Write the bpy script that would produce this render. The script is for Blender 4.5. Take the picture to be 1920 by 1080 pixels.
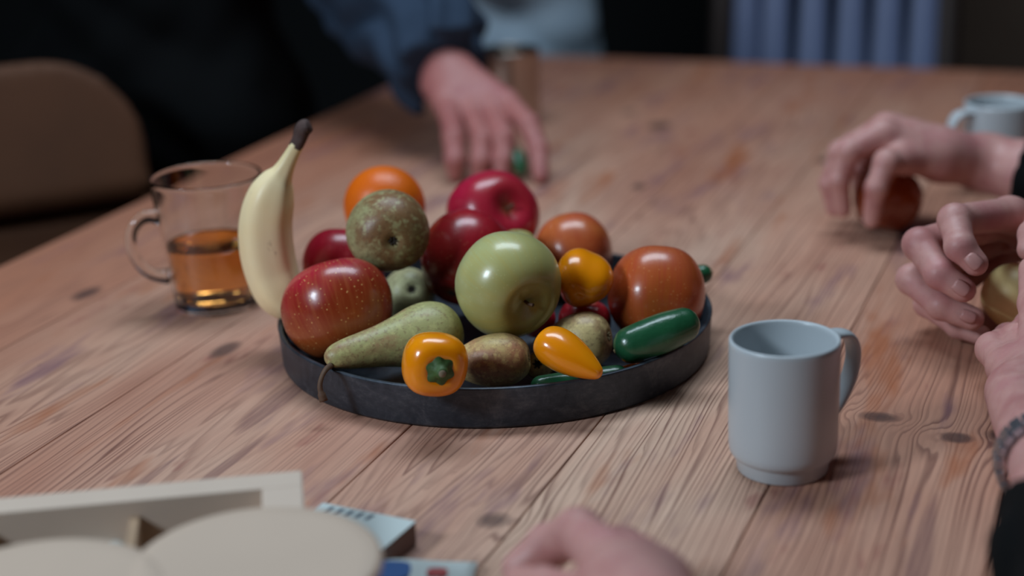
import bpy, bmesh, math, random
import numpy as np
from mathutils import Vector, Matrix

random.seed(7)
for o in list(bpy.data.objects):
    bpy.data.objects.remove(o)
scene = bpy.context.scene
COL = scene.collection

# ------------------------------------------------------------------ camera
TZ = 0.75                                   # table top above the floor
FPX, PITCH, ROLL, CAMH = 3077.05, 0.3196, -0.0352, 0.4607
_c, _s = math.cos(ROLL), math.sin(ROLL)
_R0 = Vector((1, 0, 0)); _U0 = Vector((0, math.sin(PITCH), math.cos(PITCH)))
FWD = Vector((0, math.cos(PITCH), -math.sin(PITCH)))
CR = _R0 * _c + _U0 * _s
CU = -_R0 * _s + _U0 * _c
CB = -FWD
CAM = Vector((0, 0, TZ + CAMH))
cd = bpy.data.cameras.new('camera'); cam = bpy.data.objects.new('camera', cd); COL.objects.link(cam)
M = Matrix((CR, CU, CB)).transposed().to_4x4(); M.translation = CAM
cam.matrix_world = M
cd.sensor_width = 36; cd.lens = 36 * FPX / 1920
cd.clip_start = 0.02; cd.clip_end = 60
cd.dof.use_dof = True; cd.dof.focus_distance = 1.17; cd.dof.aperture_fstop = 2.4
scene.camera = cam

# ------------------------------------------------------------------ light
w = bpy.data.worlds.new('world'); scene.world = w; w.use_nodes = True
w.node_tree.nodes['Background'].inputs[0].default_value = (0.10, 0.13, 0.17, 1)
w.node_tree.nodes['Background'].inputs[1].default_value = 0.05
def area(name, loc, target, sx, sy, power, col):
    l = bpy.data.lights.new(name, 'AREA'); l.shape = 'RECTANGLE'; l.size = sx; l.size_y = sy
    l.energy = power; l.color = col
    o = bpy.data.objects.new(name, l); COL.objects.link(o)
    o.location = loc
    o.rotation_euler = (Vector(target) - Vector(loc)).to_track_quat('-Z', 'Y').to_euler()
    return o
area('ceiling_light', (0.02, 1.66, TZ + 1.60), (0.02, 1.60, TZ), 1.15, 0.50, 19.5, (0.72, 0.87, 1.0))
area('window_light', (-1.55, 0.10, TZ + 1.18), (0.0, 1.30, TZ), 0.42, 0.42, 27.0, (0.72, 0.87, 1.0))
vs = scene.view_settings
vs.view_transform = 'Standard'; vs.look = 'None'; vs.gamma = 1; vs.use_curve_mapping = False
vs.exposure = 0.0

# ------------------------------------------------------------------ helpers
def ray(u, v):
    x = (u - 960) / FPX; y = -(v - 540) / FPX
    return CR * x + CU * y + FWD
def P(u, v, Y):                     # point seen at (u, v) standing Y centimetres from the camera foot
    d = ray(u, v); return CAM + d * (Y * .01 / d.y)
def PZ(u, v, z):                    # point seen at (u, v) lying z centimetres above the table top
    d = ray(u, v); return CAM + d * ((z * .01 - CAMH) / d.z)
def W(x, y, z):                     # centimetres from the camera foot, z above the table top
    return Vector((x * .01, y * .01, TZ + z * .01))
def PX(p):                          # metres per pixel at a point
    return (p - CAM).dot(FWD) / FPX
def cv(x, y, z):
    return (CR * x + CU * y + CB * z).normalized()

def tag(o, label=None, cat=None, group=None, kind=None):
    if label: o['label'] = label
    if cat: o['category'] = cat
    if group: o['group'] = group
    if kind: o['kind'] = kind
    return o
def empty(name, loc):
    o = bpy.data.objects.new(name, None); COL.objects.link(o); o.location = loc; o.empty_display_size = .02
    return o
def mesh(name, verts, faces, mat, parent=None, smooth=True, loc=None, rot=None):
    me = bpy.data.meshes.new(name)
    me.from_pydata([tuple(v) for v in verts], [], [tuple(f) for f in faces])
    if smooth:
        me.polygons.foreach_set('use_smooth', [True] * len(me.polygons))
    me.update()
    o = bpy.data.objects.new(name, me); COL.objects.link(o)
    if mat: me.materials.append(mat)
    if parent: o.parent = parent
    if rot is not None: o.rotation_euler = rot.to_euler() if hasattr(rot, 'to_euler') else rot
    if loc is not None: o.location = loc
    return o
def rot_z_to(d, spin=0.0):
    return (Vector(d).normalized().to_track_quat('Z', 'Y').to_matrix() @ Matrix.Rotation(spin, 3, 'Z'))

def lathe(prof, seg=48, lobes=None, close=True):
    """prof: list of (radius, z) bottom to top; poles merged when the radius is 0"""
    V, F, rows = [], [], []
    for (r, z) in prof:
        if r < 1e-7:
            rows.append([len(V)]); V.append((0, 0, z))
        else:
            row = []
            for i in range(seg):
                a = 2 * math.pi * i / seg
                k = 1.0 if lobes is None else lobes(a, r, z)
                row.append(len(V)); V.append((r * k * math.cos(a), r * k * math.sin(a), z))
            rows.append(row)
    for a, b in zip(rows[:-1], rows[1:]):
        if len(a) == 1 and len(b) == 1: continue
        for i in range(seg):
            j = (i + 1) % seg
            if len(a) == 1: F.append((a[0], b[j], b[i]))
            elif len(b) == 1: F.append((a[i], a[j], b[0]))
            else: F.append((a[i], a[j], b[j], b[i]))
    return V, F
def spline(pts, n):
    """Catmull-Rom through rows of numbers"""
    A = np.array(pts, float); m = len(A)
    E_ = np.vstack([2 * A[0] - A[1], A, 2 * A[-1] - A[-2]])
    out = []
    for i in range(m - 1):
        p0, p1, p2, p3 = E_[i], E_[i + 1], E_[i + 2], E_[i + 3]
        for t in np.linspace(0, 1, n, endpoint=False):
            out.append(.5 * ((2 * p1) + (-p0 + p2) * t + (2 * p0 - 5 * p1 + 4 * p2 - p3) * t * t + (-p0 + 3 * p1 - 3 * p2 + p3) * t ** 3))
    out.append(A[-1]); return np.array(out)
def sweep(pts, ra, rb=None, seg=16, up=None, shape=None, caps=True):
    """tube along pts; ra/rb radii along two axes (lists); up = hint for the rb axis"""
    pts = [Vector(p) for p in pts]; n = len(pts)
    if not hasattr(ra, '__len__'): ra = [ra] * n
    if rb is None: rb = ra
    if not hasattr(rb, '__len__'): rb = [rb] * n
    V, F = [], []
    prev = None
    for i, p in enumerate(pts):
        t = (pts[min(i + 1, n - 1)] - pts[max(i - 1, 0)]).normalized()
        if prev is None:
            h = Vector(up) if up is not None else (Vector((0, 0, 1)) if abs(t.z) < .9 else Vector((1, 0, 0)))
        else:
            h = Vector(up) if up is not None else prev
        b = (h - t * h.dot(t)).normalized(); a = b.cross(t); prev = b
        for k in range(seg):
            q = 2 * math.pi * k / seg
            s_ = 1.0 if shape is None else shape(q, i / (n - 1))
            V.append(p + a * (math.cos(q) * ra[i] * s_) + b * (math.sin(q) * rb[i] * s_))
    for i in range(n - 1):
        for k in range(seg):
            j = (k + 1) % seg
            F.append((i * seg + k, i * seg + j, (i + 1) * seg + j, (i + 1) * seg + k))
    if caps:
        V.append(pts[0]); V.append(pts[-1]); c0, c1 = len(V) - 2, len(V) - 1
        for k in range(seg):
            j = (k + 1) % seg
            F.append((c0, j, k)); F.append((c1, (n - 1) * seg + k, (n - 1) * seg + j))
    return V, F
def box(lo, hi, bev=0.0):
    bm = bmesh.new(); bmesh.ops.create_cube(bm, size=1)
    for v in bm.verts:
        v.co = Vector([lo[i] + (v.co[i] + .5) * (hi[i] - lo[i]) for i in range(3)])
    if bev > 0:
        bmesh.ops.bevel(bm, geom=bm.edges[:], offset=bev, segments=2, affect='EDGES', profile=.6)
    bm.verts.index_update()
    V = [v.co.copy() for v in bm.verts]; F = [[v.index for v in f.verts] for f in bm.faces]; bm.free()
    return V, F
def merge(*parts):
    V, F = [], []
    for v, f in parts:
        n = len(V); V += list(v); F += [tuple(i + n for i in g) for g in f]
    return V, F
def recentre(o, origin):
    """move a parentless mesh built in world coordinates onto its own origin"""
    origin = Vector(origin); o.data.transform(Matrix.Translation(-origin)); o.location = origin; return o

# ---- signed distance fields meshed with surface nets (bodies, cloth, cushions)
def caps(Q, a, b, ra, rb):
    a = np.array(a); b = np.array(b); ba = b - a; pa = Q - a
    h = np.clip(pa @ ba / max(ba @ ba, 1e-12), 0, 1)
    return np.linalg.norm(pa - h[:, None] * ba, axis=1) - (ra + (rb - ra) * h)
def smin(a, b, k):
    h = np.clip(.5 + .5 * (b - a) / k, 0, 1)
    return b + (a - b) * h - k * h * (1 - h)
def nets(fn, lo, hi, h):
    lo = np.array(lo, float); hi = np.array(hi, float)
    n = np.ceil((hi - lo) / h).astype(int) + 1
    ax = [lo[i] + h * np.arange(n[i]) for i in range(3)]
    B = 5                                   # look only into blocks near the surface
    nb = -(-n // B)
    cen = [lo[i] + h * (B * np.arange(nb[i]) + (B - 1) / 2) for i in range(3)]
    C_ = np.stack(np.meshgrid(*cen, indexing='ij'), -1).reshape(-1, 3)
    vc = fn(C_); near = np.abs(vc) < h * B * 1.25 + .012
    Vp = np.repeat(np.repeat(np.repeat(vc.reshape(nb), B, 0), B, 1), B, 2)
    bi = np.argwhere(near.reshape(nb))
    off = np.stack(np.meshgrid(*[np.arange(B)] * 3, indexing='ij'), -1).reshape(-1, 3)
    for k in range(0, len(bi), 3000):
        I = (bi[k:k + 3000, None, :] * B + off[None]).reshape(-1, 3)
        Vp[tuple(I.T)] = fn(lo + h * I)
    Vv = Vp[:n[0], :n[1], :n[2]]
    ins = Vv < 0
    c8 = [(i, j, k) for i in (0, 1) for j in (0, 1) for k in (0, 1)]
    sl = lambda d, m: slice(d, m - 1 + d)
    cnt = sum(ins[sl(i, n[0]), sl(j, n[1]), sl(k, n[2])].astype(int) for i, j, k in c8)
    act = np.argwhere((cnt > 0) & (cnt < 8))
    idx = -np.ones(n - 1, int); idx[tuple(act.T)] = np.arange(len(act))
    pos = np.zeros((len(act), 3)); num = np.zeros(len(act))
    for A in c8:
        for d in range(3):
            if A[d]: continue
            B = list(A); B[d] = 1
            a = act + np.array(A); b = act + np.array(B)
            va = Vv[tuple(a.T)]; vb = Vv[tuple(b.T)]; m = (va < 0) != (vb < 0)
            t = np.where(m, va / np.where(m, va - vb, 1), 0)
            pos += np.where(m[:, None], a + (b - a) * t[:, None], 0); num += m
    pos = lo + h * pos / num[:, None]
    F = []
    for d in range(3):
        e1, e2 = [(1, 2), (2, 0), (0, 1)][d]
        m = [n[0], n[1], n[2]]
        s0 = [slice(1, m[i] - 1) for i in range(3)]; s1 = list(s0)
        s0[d] = slice(0, m[d] - 1); s1[d] = slice(1, m[d])
        a = ins[tuple(s0)]; b = ins[tuple(s1)]
        off = np.array([1, 1, 1]); off[d] = 0
        for flip, mask in ((False, a & ~b), (True, ~a & b)):
            E_ = np.argwhere(mask) + off
            if not len(E_): continue
            u1 = np.zeros(3, int); u1[e1] = 1; u2 = np.zeros(3, int); u2[e2] = 1
            q = [idx[tuple((E_ - u1 - u2).T)], idx[tuple((E_ - u2).T)], idx[tuple(E_.T)], idx[tuple((E_ - u1).T)]]
            if flip: q = q[::-1]
            F.append(np.stack(q, 1))
    return pos, np.concatenate(F)
def sdf_obj(name, fn, lo, hi, h, mat, parent=None):
    V, F = nets(fn, lo, hi, h)
    return mesh(name, V.tolist(), F.tolist(), mat, parent)
def bounds(pts, pad):
    A = np.array([tuple(p) for p in pts]); return A.min(0) - pad, A.max(0) + pad

# ------------------------------------------------------------------ materials
class NT:
    def __init__(self, name):
        self.m = bpy.data.materials.new(name); self.m.use_nodes = True
        self.t = self.m.node_tree; self.b = self.t.nodes['Principled BSDF']
    def n(self, typ, **kw):
        x = self.t.nodes.new(typ)
        for k, v in kw.items(): setattr(x, k, v)
        return x
    def put(self, sock, v):
        if hasattr(v, 'is_output') or hasattr(v, 'links'): self.t.links.new(v, sock)
        else: sock.default_value = v
    def math(self, op, a, b=None, c=None, clamp=False):
        x = self.n('ShaderNodeMath', operation=op); x.use_clamp = clamp
        for i, v in enumerate((a, b, c)):
            if v is not None: self.put(x.inputs[i], v)
        return x.outputs[0]
    def obj(self): return self.n('ShaderNodeTexCoord').outputs['Object']
    def map(self, vec, scale=(1, 1, 1), loc=(0, 0, 0)):
        x = self.n('ShaderNodeMapping'); self.put(x.inputs['Vector'], vec)
        x.inputs['Scale'].default_value = scale; x.inputs['Location'].default_value = loc
        return x.outputs[0]
    def noise(self, vec, scale, detail=3, rough=.55, dist=0.0):
        x = self.n('ShaderNodeTexNoise'); self.put(x.inputs['Vector'], vec)
        x.inputs['Scale'].default_value = scale; x.inputs['Detail'].default_value = detail
        x.inputs['Roughness'].default_value = rough; x.inputs['Distortion'].default_value = dist
        return x.outputs['Fac']
    def voro(self, vec, scale, feature='F1'):
        x = self.n('ShaderNodeTexVoronoi', feature=feature); self.put(x.inputs['Vector'], vec)
        x.inputs['Scale'].default_value = scale; return x.outputs['Distance']
    def ramp(self, fac, stops):
        x = self.n('ShaderNodeValToRGB'); self.put(x.inputs[0], fac)
        e = x.color_ramp.elements
        while len(e) < len(stops): e.new(.5)
        for s_, (p, c) in zip(e, stops):
            s_.position = p; s_.color = (c if hasattr(c, '__len__') else (c, c, c)) [:3] + (1,) if hasattr(c, '__len__') else (c, c, c, 1)
        return x.outputs[0]
    def mix(self, fac, a, b, blend='MIX'):
        x = self.n('ShaderNodeMix', data_type='RGBA', blend_type=blend)
        self.put(x.inputs[0], fac)
        for s_, v in ((x.inputs[6], a), (x.inputs[7], b)):
            self.put(s_, tuple(v) + (1,) if isinstance(v, (tuple, list)) and len(v) == 3 else v)
        return x.outputs[2]
    def bump(self, h, strength, dist):
        x = self.n('ShaderNodeBump'); self.put(x.inputs['Height'], h)
        x.inputs['Strength'].default_value = strength; x.inputs['Distance'].default_value = dist
        self.t.links.new(x.outputs[0], self.b.inputs['Normal'])
    def set(self, **kw):
        for k, v in kw.items():
            s_ = self.b.inputs[k.replace('_', ' ')]
            self.put(s_, tuple(v) + (1,) if isinstance(v, (tuple, list)) and len(v) == 3 and s_.type == 'RGBA' else v)
        return self.m
def srgb(r, g, b):
    f = lambda c: (c / 255 / 12.92) if c / 255 <= .04045 else ((c / 255 + .055) / 1.055) ** 2.4
    return (f(r), f(g), f(b))
def plain(name, col, rough=.5, metal=0.0, var=.15, scale=40, bump=0.0, **kw):
    t = NT(name); o = t.obj()
    f = t.noise(o, scale, 4)
    a = tuple(c * (1 - var) for c in col); b = tuple(min(1, c * (1 + var)) for c in col)
    t.set(Base_Color=t.mix(f, a, b), Roughness=rough, Metallic=metal, **kw)
    if bump: t.bump(f, bump, .002)
    return t.m

def wood_table_material():
    t = NT('weathered_table_wood'); o = t.obj()
    sp = t.n('ShaderNodeSeparateXYZ'); t.put(sp.inputs[0], o); x, y = sp.outputs[0], sp.outputs[1]
    info = t.n('ShaderNodeObjectInfo'); rnd = info.outputs['Random']
    at = t.n('ShaderNodeAttribute', attribute_type='OBJECT', attribute_name='pith'); pith = at.outputs['Fac']
    # slow waviness of the grain
    wv = t.noise(t.map(o, (7, 1.3, 1)), 1.0, 2)
    X = t.math('ADD', x, t.math('MULTIPLY', t.math('SUBTRACT', wv, .5), .030))
    wv2 = t.noise(t.map(o, (30, 5, 1)), 1.0, 2)
    X = t.math('ADD', X, t.math('MULTIPLY', t.math('SUBTRACT', wv2, .5), .0035))
    core = None
    for (kx, ky, R, L) in KNOTS:           # the grain runs round each knot
        dx = t.math('SUBTRACT', x, kx); dy = t.math('SUBTRACT', y, ky)
        r2 = t.math('ADD', t.math('POWER', t.math('DIVIDE', dx, R), 2), t.math('POWER', t.math('DIVIDE', dy, L), 2))
        wgt = t.math('DIVIDE', 1.0, t.math('ADD', 1.0, r2))
        X = t.math('SUBTRACT', X, t.math('MULTIPLY', dx, t.math('MULTIPLY', wgt, .92)))
        rw = t.math('ADD', r2, t.math('MULTIPLY', t.math('SUBTRACT', wv2, .5), .9))
        kk = t.math('SUBTRACT', 1.0, t.math('MULTIPLY', rw, 1.6), clamp=True)
        core = kk if core is None else t.math('MAXIMUM', core, kk)
    # growth rings about a pith line under each plank
    dep = t.math('ADD', .012, t.math('MULTIPLY', t.noise(t.map(o, (.6, 2.2, 1)), 1.0, 1), .06))
    dX = t.math('SUBTRACT', X, pith)
    rr = t.math('SQRT', t.math('ADD', t.math('MULTIPLY', dX, dX), t.math('MULTIPLY', dep, dep)))
    fine = t.noise(t.map(o, (260, 9, 1)), 1.0, 2)
    ph = t.math('ADD', t.math('MULTIPLY', rr, 250.0), t.math('MULTIPLY', fine, .40))
    ph = t.math('ADD', ph, t.math('MULTIPLY', t.noise(t.map(o, (34, 1.2, 1), (5, 0, 0)), 1.0, 2), 9.0))
    saw = t.math('FRACT', ph)
    wn = t.n('ShaderNodeTexWhiteNoise', noise_dimensions='1D'); t.put(wn.inputs['W'], t.math('ADD', t.math('FLOOR', ph), .37))
    each = t.math('ADD', .35, t.math('MULTIPLY', wn.outputs['Value'], .9))
    line = t.ramp(saw, [(0.0, .55), (.10, 0.0), (.55, .08), (.88, .85), (1.0, .55)])
    linev = t.math('MULTIPLY', line, each)
    # where the grain shows strongly and where it is worn off
    wear = t.ramp(t.noise(t.map(o, (6, 2.2, 1), (3, 1, 0)), 1.0, 3), [(.34, .18), (.62, 1.0)])
    lf = t.math('MULTIPLY', linev, wear)
    fib = t.noise(t.map(o, (420, 14, 1)), 1.0, 3)
    big = t.noise(t.map(o, (5, 1.6, 1), (0, 7, 0)), 1.0, 4, .6)
    base = t.ramp(big, [(.25, srgb(186, 124, 100)), (.45, srgb(210, 160, 136)), (.62, srgb(222, 184, 160)), (.8, srgb(198, 134, 112))])
    tint = t.mix(t.math('MULTIPLY', rnd, .30), base, srgb(190, 140, 122), 'MIX')
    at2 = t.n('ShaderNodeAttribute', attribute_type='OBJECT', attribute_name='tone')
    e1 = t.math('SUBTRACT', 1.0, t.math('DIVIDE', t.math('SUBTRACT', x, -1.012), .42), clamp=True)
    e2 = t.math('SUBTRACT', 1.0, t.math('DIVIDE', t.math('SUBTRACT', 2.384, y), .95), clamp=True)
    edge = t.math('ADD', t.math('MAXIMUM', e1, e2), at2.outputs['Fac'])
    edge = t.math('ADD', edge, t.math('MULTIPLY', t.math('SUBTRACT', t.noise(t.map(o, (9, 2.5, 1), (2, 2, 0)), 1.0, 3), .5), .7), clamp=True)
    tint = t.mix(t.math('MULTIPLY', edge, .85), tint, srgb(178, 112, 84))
    c = t.mix(t.math('MULTIPLY', lf, .90), tint, srgb(104, 58, 46))
    c = t.mix(t.math('MULTIPLY', t.math('SUBTRACT', fib, .35, clamp=True), .55), c, srgb(118, 84, 72))
    # blue-purple mineral stains, orange resin streaks
    st = t.ramp(t.noise(t.map(o, (26, 5.5, 1), (1, 4, 0)), 1.0, 3, .6), [(.57, 0.0), (.70, 1.0)])
    c = t.mix(t.math('MULTIPLY', st, .60), c, srgb(122, 86, 98))
    og = t.ramp(t.noise(t.map(o, (22, 4.5, 1), (9, 2, 0)), 1.0, 3, .6), [(.60, 0.0), (.72, 1.0)])
    c = t.mix(t.math('MULTIPLY', og, .70), c, srgb(166, 92, 52))
    rd = t.ramp(t.noise(t.map(o, (34, 9, 1), (4, 9, 0)), 1.0, 3, .6), [(.64, 0.0), (.72, 1.0)])
    c = t.mix(t.math('MULTIPLY', rd, .5), c, srgb(140, 70, 64))
    # a dark heart streak
    for (hx, hy, hw, hl) in HEARTS:
        q = t.math('ADD', t.math('POWER', t.math('DIVIDE', t.math('SUBTRACT', X, hx), hw), 2), t.math('POWER', t.math('DIVIDE', t.math('SUBTRACT', y, hy), hl), 2))
        g = t.ramp(t.math('ADD', q, t.math('MULTIPLY', t.math('SUBTRACT', fine, .5), .8)), [(.55, 1.0), (1.0, 0.0)])
        c = t.mix(t.math('MULTIPLY', t.math('MULTIPLY', g, fib), .85), c, srgb(104, 66, 70))
    kring = t.math('MULTIPLY', t.math('ADD', t.math('SINE', t.math('MULTIPLY', core, 22)), 1.6), .36)
    cc = t.mix(kring, srgb(92, 66, 58), srgb(54, 42, 46))
    c = t.mix(t.math('MULTIPLY', t.ramp(core, [(0.0, 0.0), (.75, 1.0)]), .78), c, cc)
    speck = t.ramp(t.voro(t.map(o, (16, 9, 1)), 1.0), [(.0, 1.0), (.035, 0.0)])
    c = t.mix(t.math('MULTIPLY', speck, .7), c, srgb(60, 48, 50))
    t.set(Base_Color=c, Roughness=t.math('ADD', .46, t.math('MULTIPLY', lf, .2)), Specular_IOR_Level=.35)
    h = t.math('SUBTRACT', t.math('MULTIPLY', fib, .35), lf)
    t.bump(h, .32, .0012)
    return t.m

def apple_material(name, top, side, low, streak, speckle, streak_amt=.5, seed=0.0, green_patch=None, spk_amt=.5):
    t = NT(name); o = t.obj()
    sp = t.n('ShaderNodeSeparateXYZ'); t.put(sp.inputs[0], o)
    x, y, z = sp.outputs
    rho = t.math('SQRT', t.math('ADD', t.math('ADD', t.math('MULTIPLY', x, x), t.math('MULTIPLY', y, y)), 1e-7))
    cb = t.n('ShaderNodeCombineXYZ')
    t.put(cb.inputs[0], t.math('DIVIDE', x, rho)); t.put(cb.inputs[1], t.math('DIVIDE', y, rho)); t.put(cb.inputs[2], t.math('MULTIPLY', z, 14))
    big = t.noise(t.map(o, (1, 1, 1), (seed, seed * 2, 0)), 22, 2)
    g = t.math('ADD', t.math('MULTIPLY', z, 11), t.math('ADD', .42, t.math('MULTIPLY', t.math('SUBTRACT', big, .5), .9)))
    base = t.ramp(g, [(0.05, low), (.45, side), (.95, top)])
    st = t.ramp(t.noise(t.map(cb.outputs[0], (9, 9, 1.2), (seed, 0, 0)), 1.6, 4, .65), [(.44, 0.0), (.70, 1.0)])
    c = t.mix(t.math('MULTIPLY', st, streak_amt), base, streak)
    if green_patch:
        gp = t.ramp(t.noise(t.map(o, (1, 1, 1), (seed + 5, 0, 3)), 16, 2), [(.52, 0.0), (.72, 1.0)])
        c = t.mix(t.math('MULTIPLY', gp, .8), c, green_patch)
    v = t.ramp(t.voro(o, 260), [(.10, 1.0), (.20, 0.0)])
    c = t.mix(t.math('MULTIPLY', v, spk_amt), c, speckle)
    # the russet hollow round the stem
    hol = t.ramp(rho, [(.002, 1.0), (.009, 0.0)])
    c = t.mix(t.math('MULTIPLY', hol, .55), c, srgb(120, 104, 50))
    t.set(Base_Color=c, Roughness=.30, Specular_IOR_Level=.5, Coat_Weight=.25, Coat_Roughness=.12)
    t.bump(t.noise(o, 300, 2), .04, .001)
    return t.m
def pear_material(name, green, brown, amt, spots=True, seed=0.0):
    t = NT(name); o = t.obj(); o2 = t.map(o, (1, 1, 1), (seed, seed, 0))
    r = t.noise(o2, 40, 5, .7)
    big = t.noise(o2, 18, 2)
    f = t.ramp(t.math('ADD', t.math('MULTIPLY', r, .55), t.math('MULTIPLY', big, .55)), [(.62 - .25 * amt, 0.0), (.72 - .18 * amt, 1.0)])
    c = t.mix(f, green, brown)
    fl = t.ramp(t.noise(o2, 330, 3, .6), [(.52, 0.0), (.66, 1.0)])
    c = t.mix(t.math('MULTIPLY', fl, .5), c, tuple(q * .55 for q in brown))
    fl2 = t.ramp(t.noise(t.map(o2, (1, 1, 1), (3, 0, 0)), 170, 4, .65), [(.52, 0.0), (.62, 1.0)])
    c = t.mix(t.math('MULTIPLY', fl2, .6), c, tuple(min(1, q * 1.35) for q in green))
    if spots:
        s_ = t.ramp(t.voro(o2, 55), [(.07, 1.0), (.16, 0.0)])
        c = t.mix(t.math('MULTIPLY', s_, .55), c, srgb(110, 62, 44))
    t.set(Base_Color=c, Roughness=.42, Specular_IOR_Level=.45)
    t.bump(fl, .12, .0008)
    return t.m

KNOTS = [(-.153, 1.092, .021, .014), (-.097, 1.070, .016, .013), (-.066, 1.082, .020, .018), (-.679, 1.086, .014, .030), (-.356, .860, .016, .020),
         (-.560, 1.95, .02, .03), (-.50, 1.66, .012, .02), (-.88, 1.18, .015, .03), (-.33, 1.82, .012, .02), (-.62, 2.02, .013, .02)]
HEARTS = [(-.584, 1.00, .010, .075), (-.560, .86, .006, .09), (-.60, .80, .005, .10), (-.10, .88, .007, .10), (-.05, .84, .010, .07)]
MAT = {}
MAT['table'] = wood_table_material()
MAT['table_leg'] = plain('table_leg_wood', srgb(120, 84, 62), .5)
MAT['floor'] = plain('dark_floor', srgb(46, 40, 36), .5, scale=3)
MAT['wall_dark'] = plain('dark_wall_paint', srgb(13, 16, 18), .9, scale=2)
MAT['panel_brown'] = plain('brown_panel_wood', srgb(120, 98, 84), .7, scale=6)
MAT['ceiling'] = plain('ceiling_paint', srgb(90, 86, 82), .9, scale=2)
def zinc():
    t = NT('dark_zinc'); o = t.obj()
    f = t.noise(o, 38, 6, .7, .6); g = t.noise(t.map(o, (1, 1, 2.2)), 120, 4, .7)
    c = t.ramp(t.math('ADD', t.math('MULTIPLY', f, .7), t.math('MULTIPLY', g, .3)), [(.34, srgb(44, 51, 60)), (.52, srgb(66, 73, 83)), (.68, srgb(98, 103, 110))])
    t.set(Base_Color=c, Metallic=.55, Roughness=t.math('ADD', .34, t.math('MULTIPLY', f, .25)))
    t.bump(f, .12, .001); return t.m
MAT['zinc'] = zinc()
MAT['ceramic'] = plain('white_glazed_ceramic', srgb(190, 196, 200), .32, var=.015, Coat_Weight=.2, Coat_Roughness=.2)
MAT['ceramic_foot'] = plain('unglazed_mug_foot', srgb(190, 184, 180), .6, var=.03)
t = NT('clear_glass'); t.set(Base_Color=(.96, .98, .98), Roughness=.015, IOR=1.46, Transmission_Weight=1.0); MAT['glass'] = t.m
t = NT('amber_tea'); t.set(Base_Color=srgb(240, 162, 80), Roughness=.02, IOR=1.33, Transmission_Weight=1.0); MAT['tea'] = t.m
MAT['steel'] = plain('brushed_steel', srgb(190, 178, 168), .30, 1.0, var=.06)
MAT['stem'] = plain('brown_stem', srgb(92, 66, 48), .7, bump=.3)
MAT['calyx'] = plain('dry_calyx', srgb(52, 42, 34), .9)
MAT['pale_hair'] = plain('dry_pale_calyx', srgb(150, 130, 96), .9)

# ------------------------------------------------------------------ room
def struct(name, V, F, m): return tag(mesh(name, V, F, m, smooth=False), kind='structure')
struct('floor', *box((-3.2, -2.6, -.1), (3.6, 5.0, 0)), MAT['floor'])
struct('ceiling', *box((-3.2, -2.6, 2.7), (3.6, 5.0, 2.8)), MAT['ceiling'])
struct('wall_back', *box((-3.2, 4.8, 0), (3.6, 5.0, 2.7)), MAT['wall_dark'])
struct('wall_left', *box((-3.4, -2.6, 0), (-3.2, 5.0, 2.7)), MAT['wall_dark'])
struct('wall_right', *box((3.6, -2.6, 0), (3.8, 5.0, 2.7)), MAT['wall_dark'])
struct('wall_front', *box((-3.2, -2.8, 0), (3.6, -2.6, 2.7)), MAT['wall_dark'])
struct('trim_1', *box((1.22, 4.72, 0), (3.55, 4.8, 1.3), .006), MAT['panel_brown'])

# ------------------------------------------------------------------ table
YAW = 0.3744
table = empty('wooden_table', (0, 0, 0)); table.rotation_euler = (0, 0, -YAW)
tag(table, 'large weathered wooden plank table carrying the fruit tray and mugs', 'table')
EDGES = [-1.012, -.862, -.705, -.468, -.341, -.203, -.060, .085, .215]
PITHS = [-.90, -.77, -.584, -.42, -.12, -.30, -.16, .15]
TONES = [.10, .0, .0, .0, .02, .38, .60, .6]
T0, T1 = .36, 2.384
for i, (a, b) in enumerate(zip(EDGES[:-1], EDGES[1:])):
    g = .0005
    V, F = box((a + g, T0, TZ - .038), (b - g, T1, TZ), .0011)
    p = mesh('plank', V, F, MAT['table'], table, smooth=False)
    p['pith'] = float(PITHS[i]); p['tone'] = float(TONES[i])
for (x, y) in ((-.93, .46), (.13, .46), (-.93, 2.28), (.13, 2.28)):
    V, F = box((x - .04, y - .04, 0), (x + .04, y + .04, TZ - .04), .004)
    mesh('leg', V, F, MAT['table_leg'], table, smooth=False)
for lo, hi in (((-.89, .45, TZ - .13), (.09, .475, TZ - .04)), ((-.89, 2.265, TZ - .13), (.09, 2.29, TZ - .04)),
               ((-.945, .50, TZ - .13), (-.92, 2.24, TZ - .04)), ((.12, .50, TZ - .13), (.145, 2.24, TZ - .04))):
    mesh('apron', *box(lo, hi, .002), MAT['table_leg'], table, smooth=False)

# ------------------------------------------------------------------ tray
TC = W(-1.43, 124.47, 0)
prof = [(0, .0), (.166, .0), (.170, .001), (.1712, .003), (.1728, .030), (.1732, .0316), (.1726, .0322), (.1702, .0322), (.1696, .0314), (.1684, .012), (.166, .0092), (.160, .0085), (0, .0085)]
tray = mesh('fruit_tray', *lathe(prof, 128), MAT['zinc'], loc=TC)
tag(tray, 'round dark zinc tray with a low rim, heaped with fruit', 'tray')

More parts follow.
